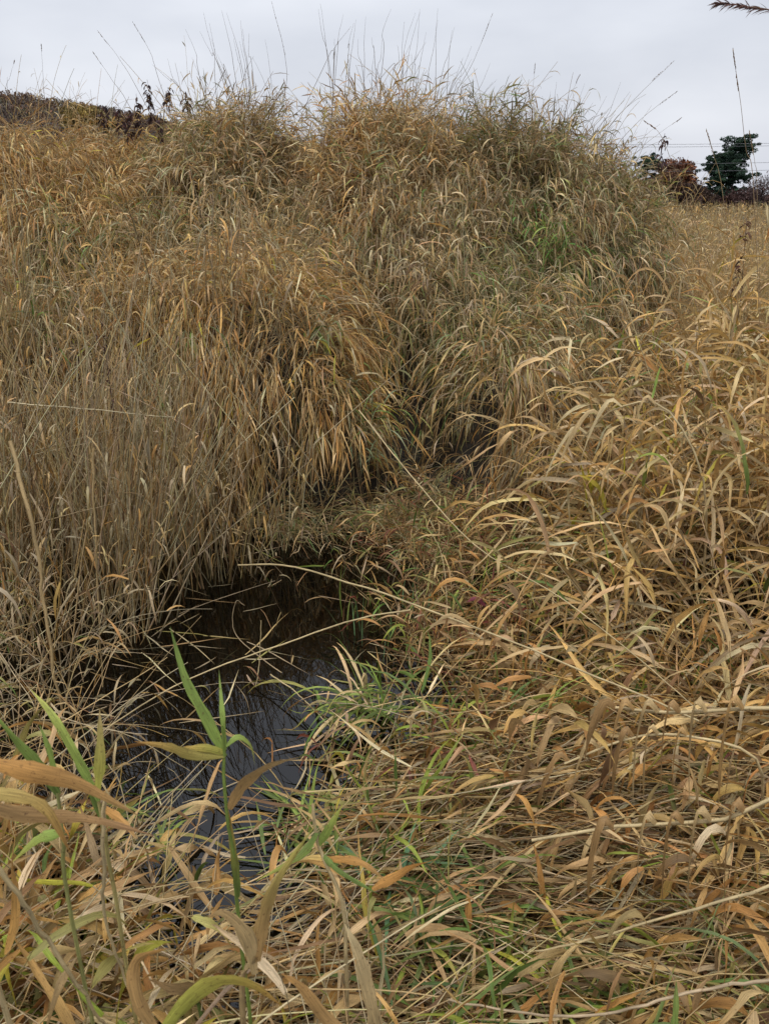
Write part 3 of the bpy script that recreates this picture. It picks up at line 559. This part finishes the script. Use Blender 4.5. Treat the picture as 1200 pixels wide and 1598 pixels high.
# arching shoots at the lower right, leaves hanging in a row
def arching(label, stem, r, leaves, col=st):
    e = shoot('arching_shoot', label, 'grass shoot', stem, r, col, [], 'arching shoots with leaves hanging in rows', (.15, .1))
    W_s = smooth(PW(stem), 40)
    for (u, L, w, c, dx) in leaves:
        p = W_s[int(u * 39)]; d = np.array((dx, -.05, -1.0)); o_ = np.array((dx * .5 - .25, 0, .25)) * L * .4
        leaf_part(e, [p, p + o_, p + o_ * 1.2 + d * L * .35, p + o_ + d * L * .7, p + o_ * .6 + d * L], w, c, None, float(rng.normal(0, .12)))
    return e
dk = (.36, .22, .09)
arching('thick straw shoot arching in from the right edge with orange leaves hanging down', [(960, 1105, 1.35), (1060, 1112, 1.3), (1200, 1106, 1.25), (1290, 1130, 1.2)], .0034, [(.02, .16, .017, dk, -.25), (.12, .20, .018, pk, -.1), (.24, .24, .019, tn, -.05), (.34, .22, .018, dk, 0), (.45, .26, .020, tn, .05), (.58, .25, .018, pk, 0)])
arching('lower straw shoot across the brown mat with broad leaves hanging at the right edge', [(830, 1312, 1.3), (980, 1290, 1.27), (1120, 1280, 1.22), (1260, 1240, 1.2)], .0034, [(.30, .22, .018, dk, -.1), (.44, .24, .019, tn, 0), (.55, .26, .019, dk, 0), (.66, .30, .021, tn, .02), (.78, .30, .020, dk, .05)])
arching('straw shoot leaning left above the mat with tan leaves hanging below', [(880, 1190, 1.6), (980, 1150, 1.6), (1080, 1150, 1.58), (1180, 1190, 1.55)], .0028, [(.05, .18, .014, dk, -.3), (.2, .2, .015, tn, -.2), (.36, .2, .015, dk, -.1), (.5, .22, .016, tn, 0), (.66, .22, .015, pk, 0)])
arching('slender shoot in the right stand with a row of long curved leaves', [(905, 690, 2.8), (960, 640, 2.75), (1040, 640, 2.7), (1100, 760, 2.6)], .003, [(.1, .26, .016, st, -.5), (.25, .26, .017, tn, -.5), (.4, .28, .018, st, -.4), (.6, .28, .018, tn, -.2)])

# long loose straws crossing the pool and the reeds
def straw(label, pts, r, col=st, leafs=()):
    P = PW(pts); P[0][2] = max(P[0][2], .0); P[-1][2] = max(P[-1][2], .0)
    e = empty('straw_stem', P[-1], label, 'straw stem', 'long straw stems fallen across the grass and pool')
    stem_part(e, P, r, col, 26, .6)
    for (pt, w, c) in leafs: leaf_part(e, PW(pt), w, c)
straw('thin pale straw bowing over the middle of the pool from the left reeds', [(640, 952, 2.25), (560, 965, 2.2), (440, 1005, 2.1), (300, 1060, 2.0), (180, 1130, 1.9), (140, 1165, 1.85)], .0028)
straw('long thick straw slanting down from the pool to the right edge mat', [(372, 882, 2.9), (460, 885, 2.7), (600, 928, 2.3), (760, 985, 2.0), (920, 1050, 1.75), (1090, 1125, 1.6)], .0040, st, [([(735, 975, 2.03), (700, 960, 2.03), (660, 990, 2.0)], .012, tn)])
straw('straight straw slanting from the bank hollow down into the right grass', [(560, 640, 3.4), (640, 740, 2.9), (740, 850, 2.5), (880, 935, 2.2), (1000, 1030, 1.95), (1090, 1110, 1.75)], .0026)
straw('pale straw lying level across the upper left reeds', [(12, 628, 3.0), (130, 636, 3.02), (280, 652, 3.1)], .0028, (.68, .58, .36))
straw('pale straw leaning right among the reeds below the orange drape', [(300, 800, 3.4), (380, 690, 3.4), (460, 620, 3.5)], .0036, (.66, .55, .33))
straw('pale straw leaning left in front of the dark hollow', [(430, 640, 3.5), (470, 700, 3.5), (515, 775, 3.6)], .003, (.66, .55, .33))
straw('thick tan reed leaning at the far left of the reeds', [(15, 690, 2.2), (50, 850, 2.1), (70, 980, 2.05), (98, 1110, 2.0)], .0065, tn)
straw('upright tan reed at the left edge of the pool', [(148, 700, 2.6), (152, 860, 2.55), (158, 1000, 2.5), (163, 1085, 2.45)], .0042, tn)
straw('bent dark straw hooked over the pool near its far edge', [(440, 1050, 2.45), (368, 990, 2.6), (368, 940, 2.65), (382, 945, 2.66)], .0022, (.40, .30, .17))
straw('short straw standing in the open water of the pool', [(408, 968, 2.6), (406, 1020, 2.58), (400, 1078, 2.45)], .0022, st)
straw('straw slanting over the green tuft at the edge of the pool', [(422, 1052, 2.3), (470, 1090, 2.2), (516, 1135, 2.1)], .0024)
straw('straw crossing the brown mat toward the bottom right corner', [(1230, 1372, 1.15), (1060, 1420, 1.15), (900, 1470, 1.18), (800, 1490, 1.2)], .0034)
straw('pale straw lying across the bottom right corner', [(1230, 1525, 1.0), (1080, 1545, 1.0), (900, 1580, 1.0), (700, 1560, 1.02)], .0036, (.52, .40, .25))
straw('thick pale straw pointing at the bottom edge left of centre', [(-20, 1330, .75), (60, 1440, .76), (150, 1570, .78), (180, 1620, .8)], .0034)
straw('upright pale straw in front of the lower left orange leaves', [(166, 1235, .78), (164, 1340, .78), (172, 1460, .78), (240, 1620, .8)], .0030)
straw('thin straw rising from the right stand beside the yellow shoots', [(945, 400, 3.7), (985, 500, 3.6), (1030, 640, 3.5), (1060, 760, 3.4)], .0026)
straw('thin straw leaning over the hollow at the foot of the bank', [(700, 1020, 2.6), (690, 870, 3.0), (665, 820, 3.1)], .0022)

# tufts and shoots of living colour
def tuft(name, label, px, py, Y, n, L, w, pal, tilt=(15, 75), g=1.6, bias=(0, 0), cat='grass tuft', group='green tufts among the dead grass', zmin=0.0):
    p = at(px, py, Y); b = np.array((p[0], p[1], max(float(ground(p[0], p[1])), zmin)))
    az = rng.uniform(0, 2 * math.pi, n); ti = np.radians(rng.uniform(tilt[0], tilt[1], n))
    D = np.stack([np.cos(az) * np.sin(ti) + bias[0], np.sin(az) * np.sin(ti) + bias[1], np.cos(ti)], 1)
    h0 = max(p[2] - b[2] - L * .35, 0)
    P0 = b + np.stack([rng.normal(0, .07, n), rng.normal(0, .07, n), rng.uniform(.4, 1, n) * h0], 1)
    P = grow(P0, D, L * rng.uniform(.5, 1.15, n), 9, g * rng.uniform(.5, 1.4, n), None, .04, rng, lambda a_, b_: np.maximum(ground(a_, b_), 0) + .01)
    A = Acc(); c = pick(pal, n, rng, .15); ribbons(A, P, sides(P, norm(np.cross(D, np.array((0, 0, 1.)) + 0 * D)), rng.normal(0, .1, n)), w * rng.uniform(.6, 1.2, n), c, rng, .25, c * np.array((1.1, .95, .8)))
    if h0 > .05: tubes(A, np.stack([np.tile(b, (3, 1)), np.tile(b + (0, 0, h0 * .5), (3, 1)), np.tile(b + (0, 0, h0), (3, 1))], 1) + rng.normal(0, .01, (3, 3, 3)), np.full(3, .002), np.array([st] * 3) * .8, rng, 1)
    o = A.build(name, M_NEAR, None, origin=b); o.location = tuple(b); return tag(o, label, cat, group)
GP = [gr, gr, lg, (.15, .21, .06), (.32, .30, .08), st]
tuft('grass_tuft', 'fresh green tuft fanning out on the right rim of the pool', 585, 1068, 2.25, 74, .34, .0105, GP + [lg, st], (20, 80), 1.5, (-.5, -.1), zmin=.06)
tuft('grass_tuft', 'green blades floating out from the near rim of the pool', 490, 1265, 1.72, 40, .28, .012, GP, (50, 88), 1.0, (-.7, .1))
tuft('grass_tuft', 'dark green tuft half buried in the brown mat', 730, 1400, 1.38, 44, .24, .013, [(.07, .13, .03), (.10, .17, .04), gr], (40, 85), 1.3, (-.2, 0), zmin=.12)
tuft('grass_tuft', 'thin upright green blades standing in the far side of the pool', 572, 965, 2.85, 16, .26, .006, [(.16, .27, .12), gr, lg], (3, 30), .5)
tuft('grass_tuft', 'thin green blades rising left of the red leaf', 640, 925, 3.0, 12, .2, .006, [(.16, .27, .12), lg], (3, 35), .5)
tuft('grass_tuft', 'bright green patch high on the right shoulder of the bank', 872, 325, 5.35, 80, .24, .010, [(.12, .26, .05), gr, lg], (10, 80), 1.8, (0, -.4))
tuft('grass_tuft', 'smaller green patch just above the bright one on the bank', 828, 292, 5.6, 50, .22, .010, [(.12, .24, .06), gr], (10, 80), 1.8, (0, -.4))
tuft('grass_tuft', 'grey green tuft hanging beside the top of the left drape', 590, 575, 4.35, 46, .24, .007, [(.20, .27, .14), gr, (.25, .3, .16)], (30, 100), 2.4, (0, -.5))
tuft('grass_tuft', 'low green blades among the straw at the lower left of the pool', 205, 1235, 1.6, 26, .24, .009, GP, (30, 85), 1.2, (.2, 0))
tuft('grass_tuft', 'green and straw tuft under the long slanting straw', 790, 1070, 2.0, 22, .3, .009, GP, (15, 70), .8, (.1, -.2))
tuft('grass_tuft', 'bluish green wet blades above the dark green tuft', 635, 1345, 1.52, 9, .22, .012, [(.13, .25, .12), gr], (20, 70), .6, (.1, 0), zmin=.1)
tuft('grass_tuft', 'sage green blades in the marsh grass below the bank', 820, 850, 3.0, 26, .3, .009, [(.22, .28, .12), gr, (.35, .33, .1)], (20, 80), 1.2, (-.2, -.2))
tuft('grass_tuft', 'green blades at the bottom right corner of the mat', 1080, 1570, .95, 12, .2, .011, GP, (20, 70), .9)
tuft('grass_tuft', 'green blades beneath the straw near the bottom centre', 700, 1530, 1.05, 14, .24, .012, [gr, (.08, .15, .04)], (45, 85), .9)
YP = [(.55, .50, .05), (.50, .42, .05), lg]
for (label, px, py, Y, n, L) in (('yellow leafed shoot on the shoulder of the left drape', 492, 352, 4.95, 9, .2), ('bright yellow leaves standing in the right stand', 1018, 672, 2.9, 7, .16),
    ('yellow leaves at the top left corner of the right stand', 1030, 495, 3.9, 12, .2), ('yellow tipped shoot over the front of the bank tresses', 868, 600, 3.8, 6, .18),
    ('yellow green leaf fan at the upper edge of the right stand', 1170, 450, 4.0, 12, .22), ('lime blades rising inside the right stand', 945, 705, 3.1, 9, .22), ('small yellow leaf fan beside the dark hollow', 1085, 585, 3.0, 6, .15)):
    tuft('yellow_shoot', label, px, py, Y, n, L, .014, YP, (10, 70), .6, (0, -.2), 'grass shoot', 'yellow shoots in the dead grass')
e = empty('red_leaf_plant', foot(at(745, 950, 2.6)), 'single dark red leaf standing in the marsh grass right of the pool', 'weed')
b = np.array(e.location); stem_part(e, [at(748, 945, 2.6), (at(748, 945, 2.6) + b) / 2, b], .0015, (.2, .1, .05)); leaf_part(e, PW([(757, 945, 2.6), (742, 934, 2.6), (728, 940, 2.6)]), .018, (.22, .05, .07))

# stalks against the sky
def stalk(label, tip, base, Y, r=.0020, head=.2, bow=0.0, group='bare stalks rising against the sky', col=(.24, .18, .12), hc=(.22, .14, .09), hn=40, hw=.003, hs=.25, mids=()):
    Y = Y
    t_ = at(*tip, Y); b0 = at(*base, Y); b = b0
    for _ in range(30):
        if b[2] <= float(ground(b[0], b[1])) + .02: break
        b = b + (b0 - t_) / np.linalg.norm(b0 - t_) * .06 * np.array((.7, 1, 1))
    m = (t_ + b0) / 2 + np.array((bow, 0, 0)); pts = [t_] + [at(*q, Y) for q in mids] + ([m] if not mids else []) + [b0, b]
    e = empty('grass_stalk', b, label, 'grass stalk', group); P = smooth(pts, 30)
    stem_part(e, pts[::-1], r, col, 30, .25, mat=M_GRASS)
    if head: seed_head(e, P[:max(3, int(30 * head))], hc, rng, hn, .012, hs, hw)
    return e
for lab, tip, base, Y, r, head, bow in (
    ('tallest stalk with narrow seed head left of the gap in the bank', (424, 2), (447, 205), 6.6, .0026, .30, .06), ('long straight stalk leaning left high above the left shoulder', (152, 47), (216, 140), 6.7, .0022, .2, .02),
    ('second left leaning stalk just below the highest one on the left', (145, 80), (203, 165), 6.8, .0022, .2, 0), ('stalk leaning left over the dark seed heads', (207, 33), (250, 130), 6.7, .0022, .25, .03),
    ('lone upright stalk far left over the hill', (65, 68), (72, 165), 7.2, .0020, .12, 0), ('faint stalk leaning right at the far left over the hill', (24, 92), (8, 150), 7.4, .0018, .1, 0),
    ('right leaning dark stalk above the middle of the crest', (769, 20), (702, 165), 6.7, .0024, .25, .02), ('lone stalk upright over the right half of the crest', (835, 98), (826, 190), 6.7, .0018, .15, 0),
    ('long dark stalk leaning far right beyond the crest', (1052, 94), (938, 212), 6.4, .0024, .2, -.03), ('lower long stalk leaning right beyond the crest', (1057, 142), (968, 220), 6.4, .0022, .2, -.03),
    ('lowest stalk leaning right from the shoulder of the bank', (1064, 183), (985, 245), 6.3, .0018, .15, -.02), ('pair mate stalk leaning right above the dark seed head', (905, 115), (868, 195), 6.6, .0018, .15, 0)):
    stalk(lab, tip, base, Y, r, head, bow)
stalk('very tall slender stalk with brown narrow head at the right edge', (1143, 74), (1176, 330), 3.9, .0020, .30, 0, hn=90, mids=((1150, 130), (1163, 230)), hw=.0028, hs=.15, hc=(.30, .20, .12), col=(.42, .30, .17))
stalk('straw stalk with pale head in front of the pine', (1168, 202), (1182, 330), 4.4, .0018, .3, 0, mids=((1176, 250),), col=(.45, .33, .18), hc=(.36, .26, .15))
stalk('straw stalk with pale head left of the pine', (1101, 200), (1130, 330), 4.4, .0020, .35, 0, mids=((1112, 240),), hn=70, col=(.45, .33, .18), hc=(.38, .27, .16))
stalk('bent brown stalk arching over the russet tree', (1003, 187), (1078, 330), 4.6, .0018, .2, 0, mids=((1028, 208), (1048, 255)), hn=50, col=(.36, .24, .13), hc=(.34, .20, .10))
stalk('short straw stalk with pale seed head low in front of the bank shoulder', (900, 278), (935, 320), 4.8, .0016, .4, 0, hn=50, hc=(.50, .38, .24), col=(.45, .33, .18))
# the stalk whose drooping head enters at the top right corner
e = empty('reed_plume', (1.50, 2.0, float(ground(1.5, 2.0))), 'purple brown plume drooping into the top right corner', 'reed')
pl = [np.array((1.50, 2.0, float(ground(1.5, 2.0)))), np.array((1.50, 2.0, 1.0)), np.array((1.42, 2.0, 1.9)), at(1215, 34, 2.0) + (.05, 0, .0), at(1160, 10, 2.0), at(1121, 5, 2.0)]
stem_part(e, pl, .0025, (.28, .19, .12), 40, .3); PP = smooth(pl, 60)[38:]; seed_head(e, PP, (.20, .11, .09), rng, 150, .022, .28, .0024)
few = [(290, 46, 312, 120), (318, 20, 348, 125), (346, 16, 368, 118), (330, 60, 356, 140), (376, 32, 386, 112), (389, 52, 396, 122), (365, 60, 380, 130), (414, 62, 428, 170), (300, 90, 322, 150), (262, 92, 285, 150), (340, 85, 362, 135),
       (500, 6, 512, 100), (536, 22, 524, 110), (556, 30, 546, 110), (571, 26, 568, 112), (596, 62, 588, 120), (610, 14, 598, 90), (522, 60, 520, 115), (648, 20, 626, 120), (655, 14, 640, 132), (683, 13, 680, 120), (709, 42, 688, 125), (665, 50, 652, 125),
       (736, 72, 704, 140), (765, 98, 724, 172), (722, 90, 698, 150), (775, 124, 738, 170), (640, 70, 628, 120), (790, 145, 760, 185), (815, 150, 800, 190), (846, 150, 838, 190), (868, 128, 856, 190), (888, 140, 872, 195), (912, 130, 888, 195), (925, 160, 900, 205), (968, 128, 936, 208), (946, 150, 918, 205),
       (480, 140, 486, 215), (1010, 200, 985, 250), (585, 80, 580, 130), (620, 70, 612, 120), (12, 120, 18, 165), (110, 135, 122, 180)]
few += [(int(x_ + rng.normal(0, 13)), int(min(y_ + abs(rng.normal(18, 16)), yb - 20)), int(xb + rng.normal(0, 12)), yb) for (x_, y_, xb, yb) in few[:37]]
for (x0_, y0_, x1_, y1_) in few: 
    g0 = 'over the hill at the far left' if x0_ < 150 else 'over the left peak of the bank' if x0_ < 450 else 'over the middle peak of the bank' if x0_ < 745 else 'over the right shoulder of the bank'
    stalk('thin bare grass stalk against the sky ' + g0, (x0_, y0_), (x1_, y1_), float(rng.uniform(6.3, 6.9)), .0021, 0, float(rng.normal(0, .015)), 'bare stalks ' + g0)
# dark seed heads of weeds
def weed(label, px, py, Y, h, n=26, col=(.075, .042, .04), group='dark seed heads of dead weeds on the crest'):
    t_ = at(px, py, Y); b = foot(t_); e = empty('dead_weed', b, label, 'dead weed', group)
    lx = rng.normal(0, .03); stem_part(e, [b, b * .4 + t_ * .6 + np.array((lx, 0, 0)), t_], .0028, (.13, .08, .06), 14, .4, mat=M_GRASS)
    m = n; u = rng.random(m) ** .8; p = t_ - np.array((0, 0, 1)) * (u * h)[:, None] + rng.normal(0, .008, (m, 3))
    az = rng.uniform(0, 6.28, m); D = np.stack([np.cos(az), np.sin(az), rng.uniform(-.3, .8, m)], 1)
    Q = grow(p, D, rng.uniform(.03, .09, m) * Y / 6.75, 6, np.full(m, 3.0), None, .15, rng)
    A = Acc(); ribbons(A, Q, sides(Q, norm(rng.normal(0, 1, (m, 3))), rng.normal(0, .4, m)), rng.uniform(.010, .024, m) * (Y / 6.75) ** 1.3, pick([col, (.12, .06, .045), (.05, .03, .03)], m, rng, .2), rng, .3)
    A.build('withered_leaves', M_GRASS, e, origin=b); return e
for lab, px, py, h in (('tallest dark seed head on the left shoulder', 230, 124, .30), ('dark seed head just left of the tallest one', 213, 146, .26), ('pair of small dark seed heads right of the tallest one', 262, 136, .14), ('small dark tuft nearest the left stalk cluster', 290, 146, .12),
    ('leftmost dark seed head over the hill slope', 160, 168, .12), ('dark seed head second from the left over the hill', 185, 160, .18), ('dark seed head between the hill and the left shoulder', 200, 172, .2), ('dark seed head below the small pair', 246, 170, .22),
    ('dark curled seed head in the middle of the crest', 775, 176, .24), ('dark small seed head right of the crest middle', 832, 190, .1), ('brown broad seed head on the right of the crest', 872, 186, .26), ('dark seed head hanging on the left of the right leaning stalks', 690, 195, .2)):
    weed(lab, px, py, 6.75, h, int(90 * h) + 16)
weed('dark drooping seed head standing alone before the right hand trees', 1037, 208, 4.9, .17, 34, (.09, .05, .055), 'lone dead weeds')
weed('brown withered weed in the field at the right edge', 1165, 345, 4.4, .40, 50, (.16, .09, .05), 'lone dead weeds')
weed('dark crumpled leaves on a dead stalk among the left reeds', 158, 500, 3.3, .48, 44, (.10, .06, .035), 'lone dead weeds')

# ------------------------------------------------------------------ trees and wires at the right
BARK = plain('bark', (.06, .045, .035))
def blobs(rng, n, size, c, rad, pal, flat=.8):
    A = Acc(); clumps(A, c, rad, rng, n, size, pal, flat); return A
def pine(name, label, px, top, Y, H, wid, seed, group=None):
    r_ = np.random.default_rng(seed); t_ = at(px, top, Y); b = np.array((t_[0], t_[1], t_[2] - H)); e = empty(name, b, label, 'tree', group)
    stem_part(e, [b, b + (.1, 0, H * .5), t_ - (0, 0, .2)], H * .018, (.07, .05, .04), 12, .25, 'trunk', mat=M_TREE)
    cs, rs = [], []; A = Acc()
    for k in range(80):
        u = r_.uniform(.12, .98); z0 = b[2] + H * u; az = r_.uniform(0, 2 * math.pi); L = wid * (1.15 - u) ** .6 * r_.uniform(.35, 1.15) * .62
        q = np.array((t_[0], t_[1], z0)); d = np.array((math.cos(az), math.sin(az), r_.uniform(.05, .35))); pts = np.stack([q, q + d * L * .5, q + d * L + (0, 0, .15)])
        tubes(A, smooth(pts, 5)[None], np.array([H * .006]), np.array([(.06, .045, .035)]), r_, .3)
        for f in np.arange(.35, 1.05, .22):
            cs.append(q + d * L * f + r_.normal(0, .2, 3)); rs.append(r_.uniform(.28, .62) * H / 9)
    A.build('limbs', M_TREE, e, origin=b)
    cs = np.array(cs); pal = np.array([(.030, .068, .040), (.048, .095, .052), (.036, .075, .050)])[r_.integers(0, 3, len(cs))]
    blobs(r_, 95, .16 * H / 9, cs, np.array(rs) * .85, pal, .5).build('crown', M_TREE, e, origin=b); return e
def broad(name, label, px, top, Y, H, wid, pals, seed, dens=60, ls=.22, group=None):
    r_ = np.random.default_rng(seed); t_ = at(px, top, Y); b = np.array((t_[0], t_[1], t_[2] - H)); e = empty(name, b, label, 'tree', group)
    stem_part(e, [b, b + (r_.normal(0, .15), 0, H * .4), b + (0, 0, H * .8)], H * .02, (.08, .06, .05), 10, .3, 'trunk', mat=M_TREE)
    A = Acc(); cs = []
    for k in range(44):
        az = r_.uniform(0, 6.28); u = r_.uniform(.15, .6); q = b + np.array((0, 0, H * u)); el = r_.uniform(.3, 1.3)
        d = np.array((math.cos(az) * math.cos(el) * wid * .55, math.sin(az) * math.cos(el) * wid * .55, math.sin(el) * H * (1 - u) * .95))
        P = smooth([q, q + d * .5 + r_.normal(0, .12, 3), q + d], 6); tubes(A, P[None], np.array([H * .006]), np.array([(.08, .06, .055)]), r_, .25)
        for f in (3, 4, 5): cs.append(P[f] + r_.normal(0, .2, 3))
        for j in range(4):
            d2 = norm(d + r_.normal(0, .5, 3) * np.linalg.norm(d)); tubes(A, smooth([P[4], P[4] + d2 * .5, P[4] + d2 * r_.uniform(.6, 1.1)], 4)[None], np.array([H * .0022]), np.array([(.09, .065, .06)]), r_, .3)
    A.build('limbs', M_TREE, e, origin=b); cs = np.array(cs)
    pal = np.array(pals)[r_.integers(0, len(pals), len(cs))]; blobs(r_, dens, ls, cs, np.full(len(cs), wid * .12), pal).build('crown', M_TREE, e, origin=b); return e
pine('pine_tree', 'dark green pine with ragged open crown at the right edge', 1152, 216, 92, 9.5, 5.6, 1)
pine('pine_tree', 'shorter dense pine joined to the left of the ragged pine', 1122, 240, 93, 7.5, 4.6, 2)
pine('pine_tree', 'small dark pine just showing over the end of the bank', 1013, 244, 96, 7.0, 4.6, 3)
RP = [(.28, .10, .04), (.20, .08, .04), (.14, .07, .04)]
broad('russet_tree', 'russet orange tree between the two dark pines', 1058, 250, 95, 6.5, 5.0, RP, 4, 70)
broad('russet_tree', 'lower brown tree left of the russet orange one', 1040, 272, 92, 5, 4.0, [(.10, .05, .03), (.14, .07, .035)], 5, 60)
broad('bare_tree', 'bare mauve twiggy bush at the right edge', 1192, 272, 80, 4.6, 3.4, [(.13, .085, .08)], 6, 12, .12)
broad('bare_tree', 'dark red brown bush under the ragged pine', 1165, 300, 84, 3.2, 4.5, [(.10, .045, .035), (.07, .035, .03)], 7, 60)
broad('bare_tree', 'low brown thicket between the russet tree and the pine', 1085, 292, 90, 3.6, 4.5, [(.09, .055, .035), (.07, .04, .03)], 8, 60)
broad('bare_tree', 'low dark thicket beyond the end of the bank', 1005, 292, 88, 4.0, 5.5, [(.07, .045, .03), (.05, .035, .03)], 9, 60)
broad('yellow_tree', 'yellowing tree on the hill above the left bank', 132, 163, 150, 8, 8, [(.30, .22, .06), (.22, .17, .05)], 10, 60, .4)
A = Acc(); n = 170; x = rng.uniform(20, 60, n); y = rng.uniform(92, 110, n); pal = np.array([(.07, .04, .03), (.10, .05, .03), (.05, .045, .03)])[rng.integers(0, 3, n)]
clumps(A, np.stack([x, y, ground(x, y) + rng.uniform(.4, 1.6, n)], 1), rng.uniform(.8, 1.6, n), rng, 60, .3, pal)
tag(A.build('far_hedge', M_TREE), 'low brown hedge line closing the far end of the meadow', 'hedge', kind='stuff')
WIRE = plain('wire', (.12, .12, .13), .5)
for lab, y0_, y1_ in (('uppermost overhead wire before the cloud', 226, 224), ('second overhead wire just under the uppermost', 230, 228), ('third overhead wire behind the crown of the pine', 257, 254), ('lowest overhead wire passing through the pines', 268, 266)):
    p0, p1 = at(985, y0_, 84), at(1200, y1_, 80); d = (p1 - p0)
    e = Acc(); P = np.array([p0 + d * t_ + np.array((0, 0, 1)) * .010 * (t_ - .5) ** 2 * 8 for t_ in np.linspace(-6, 7, 60)])[None]
    tubes(e, P, np.array([.016]), np.array([(.12, .12, .13)]), rng, 1.0, 5); o = e.build('overhead_wire', WIRE, None, origin=P[0, 0]); o.location = tuple(P[0, 0]); tag(o, lab, 'power line', 'overhead wires at the right')
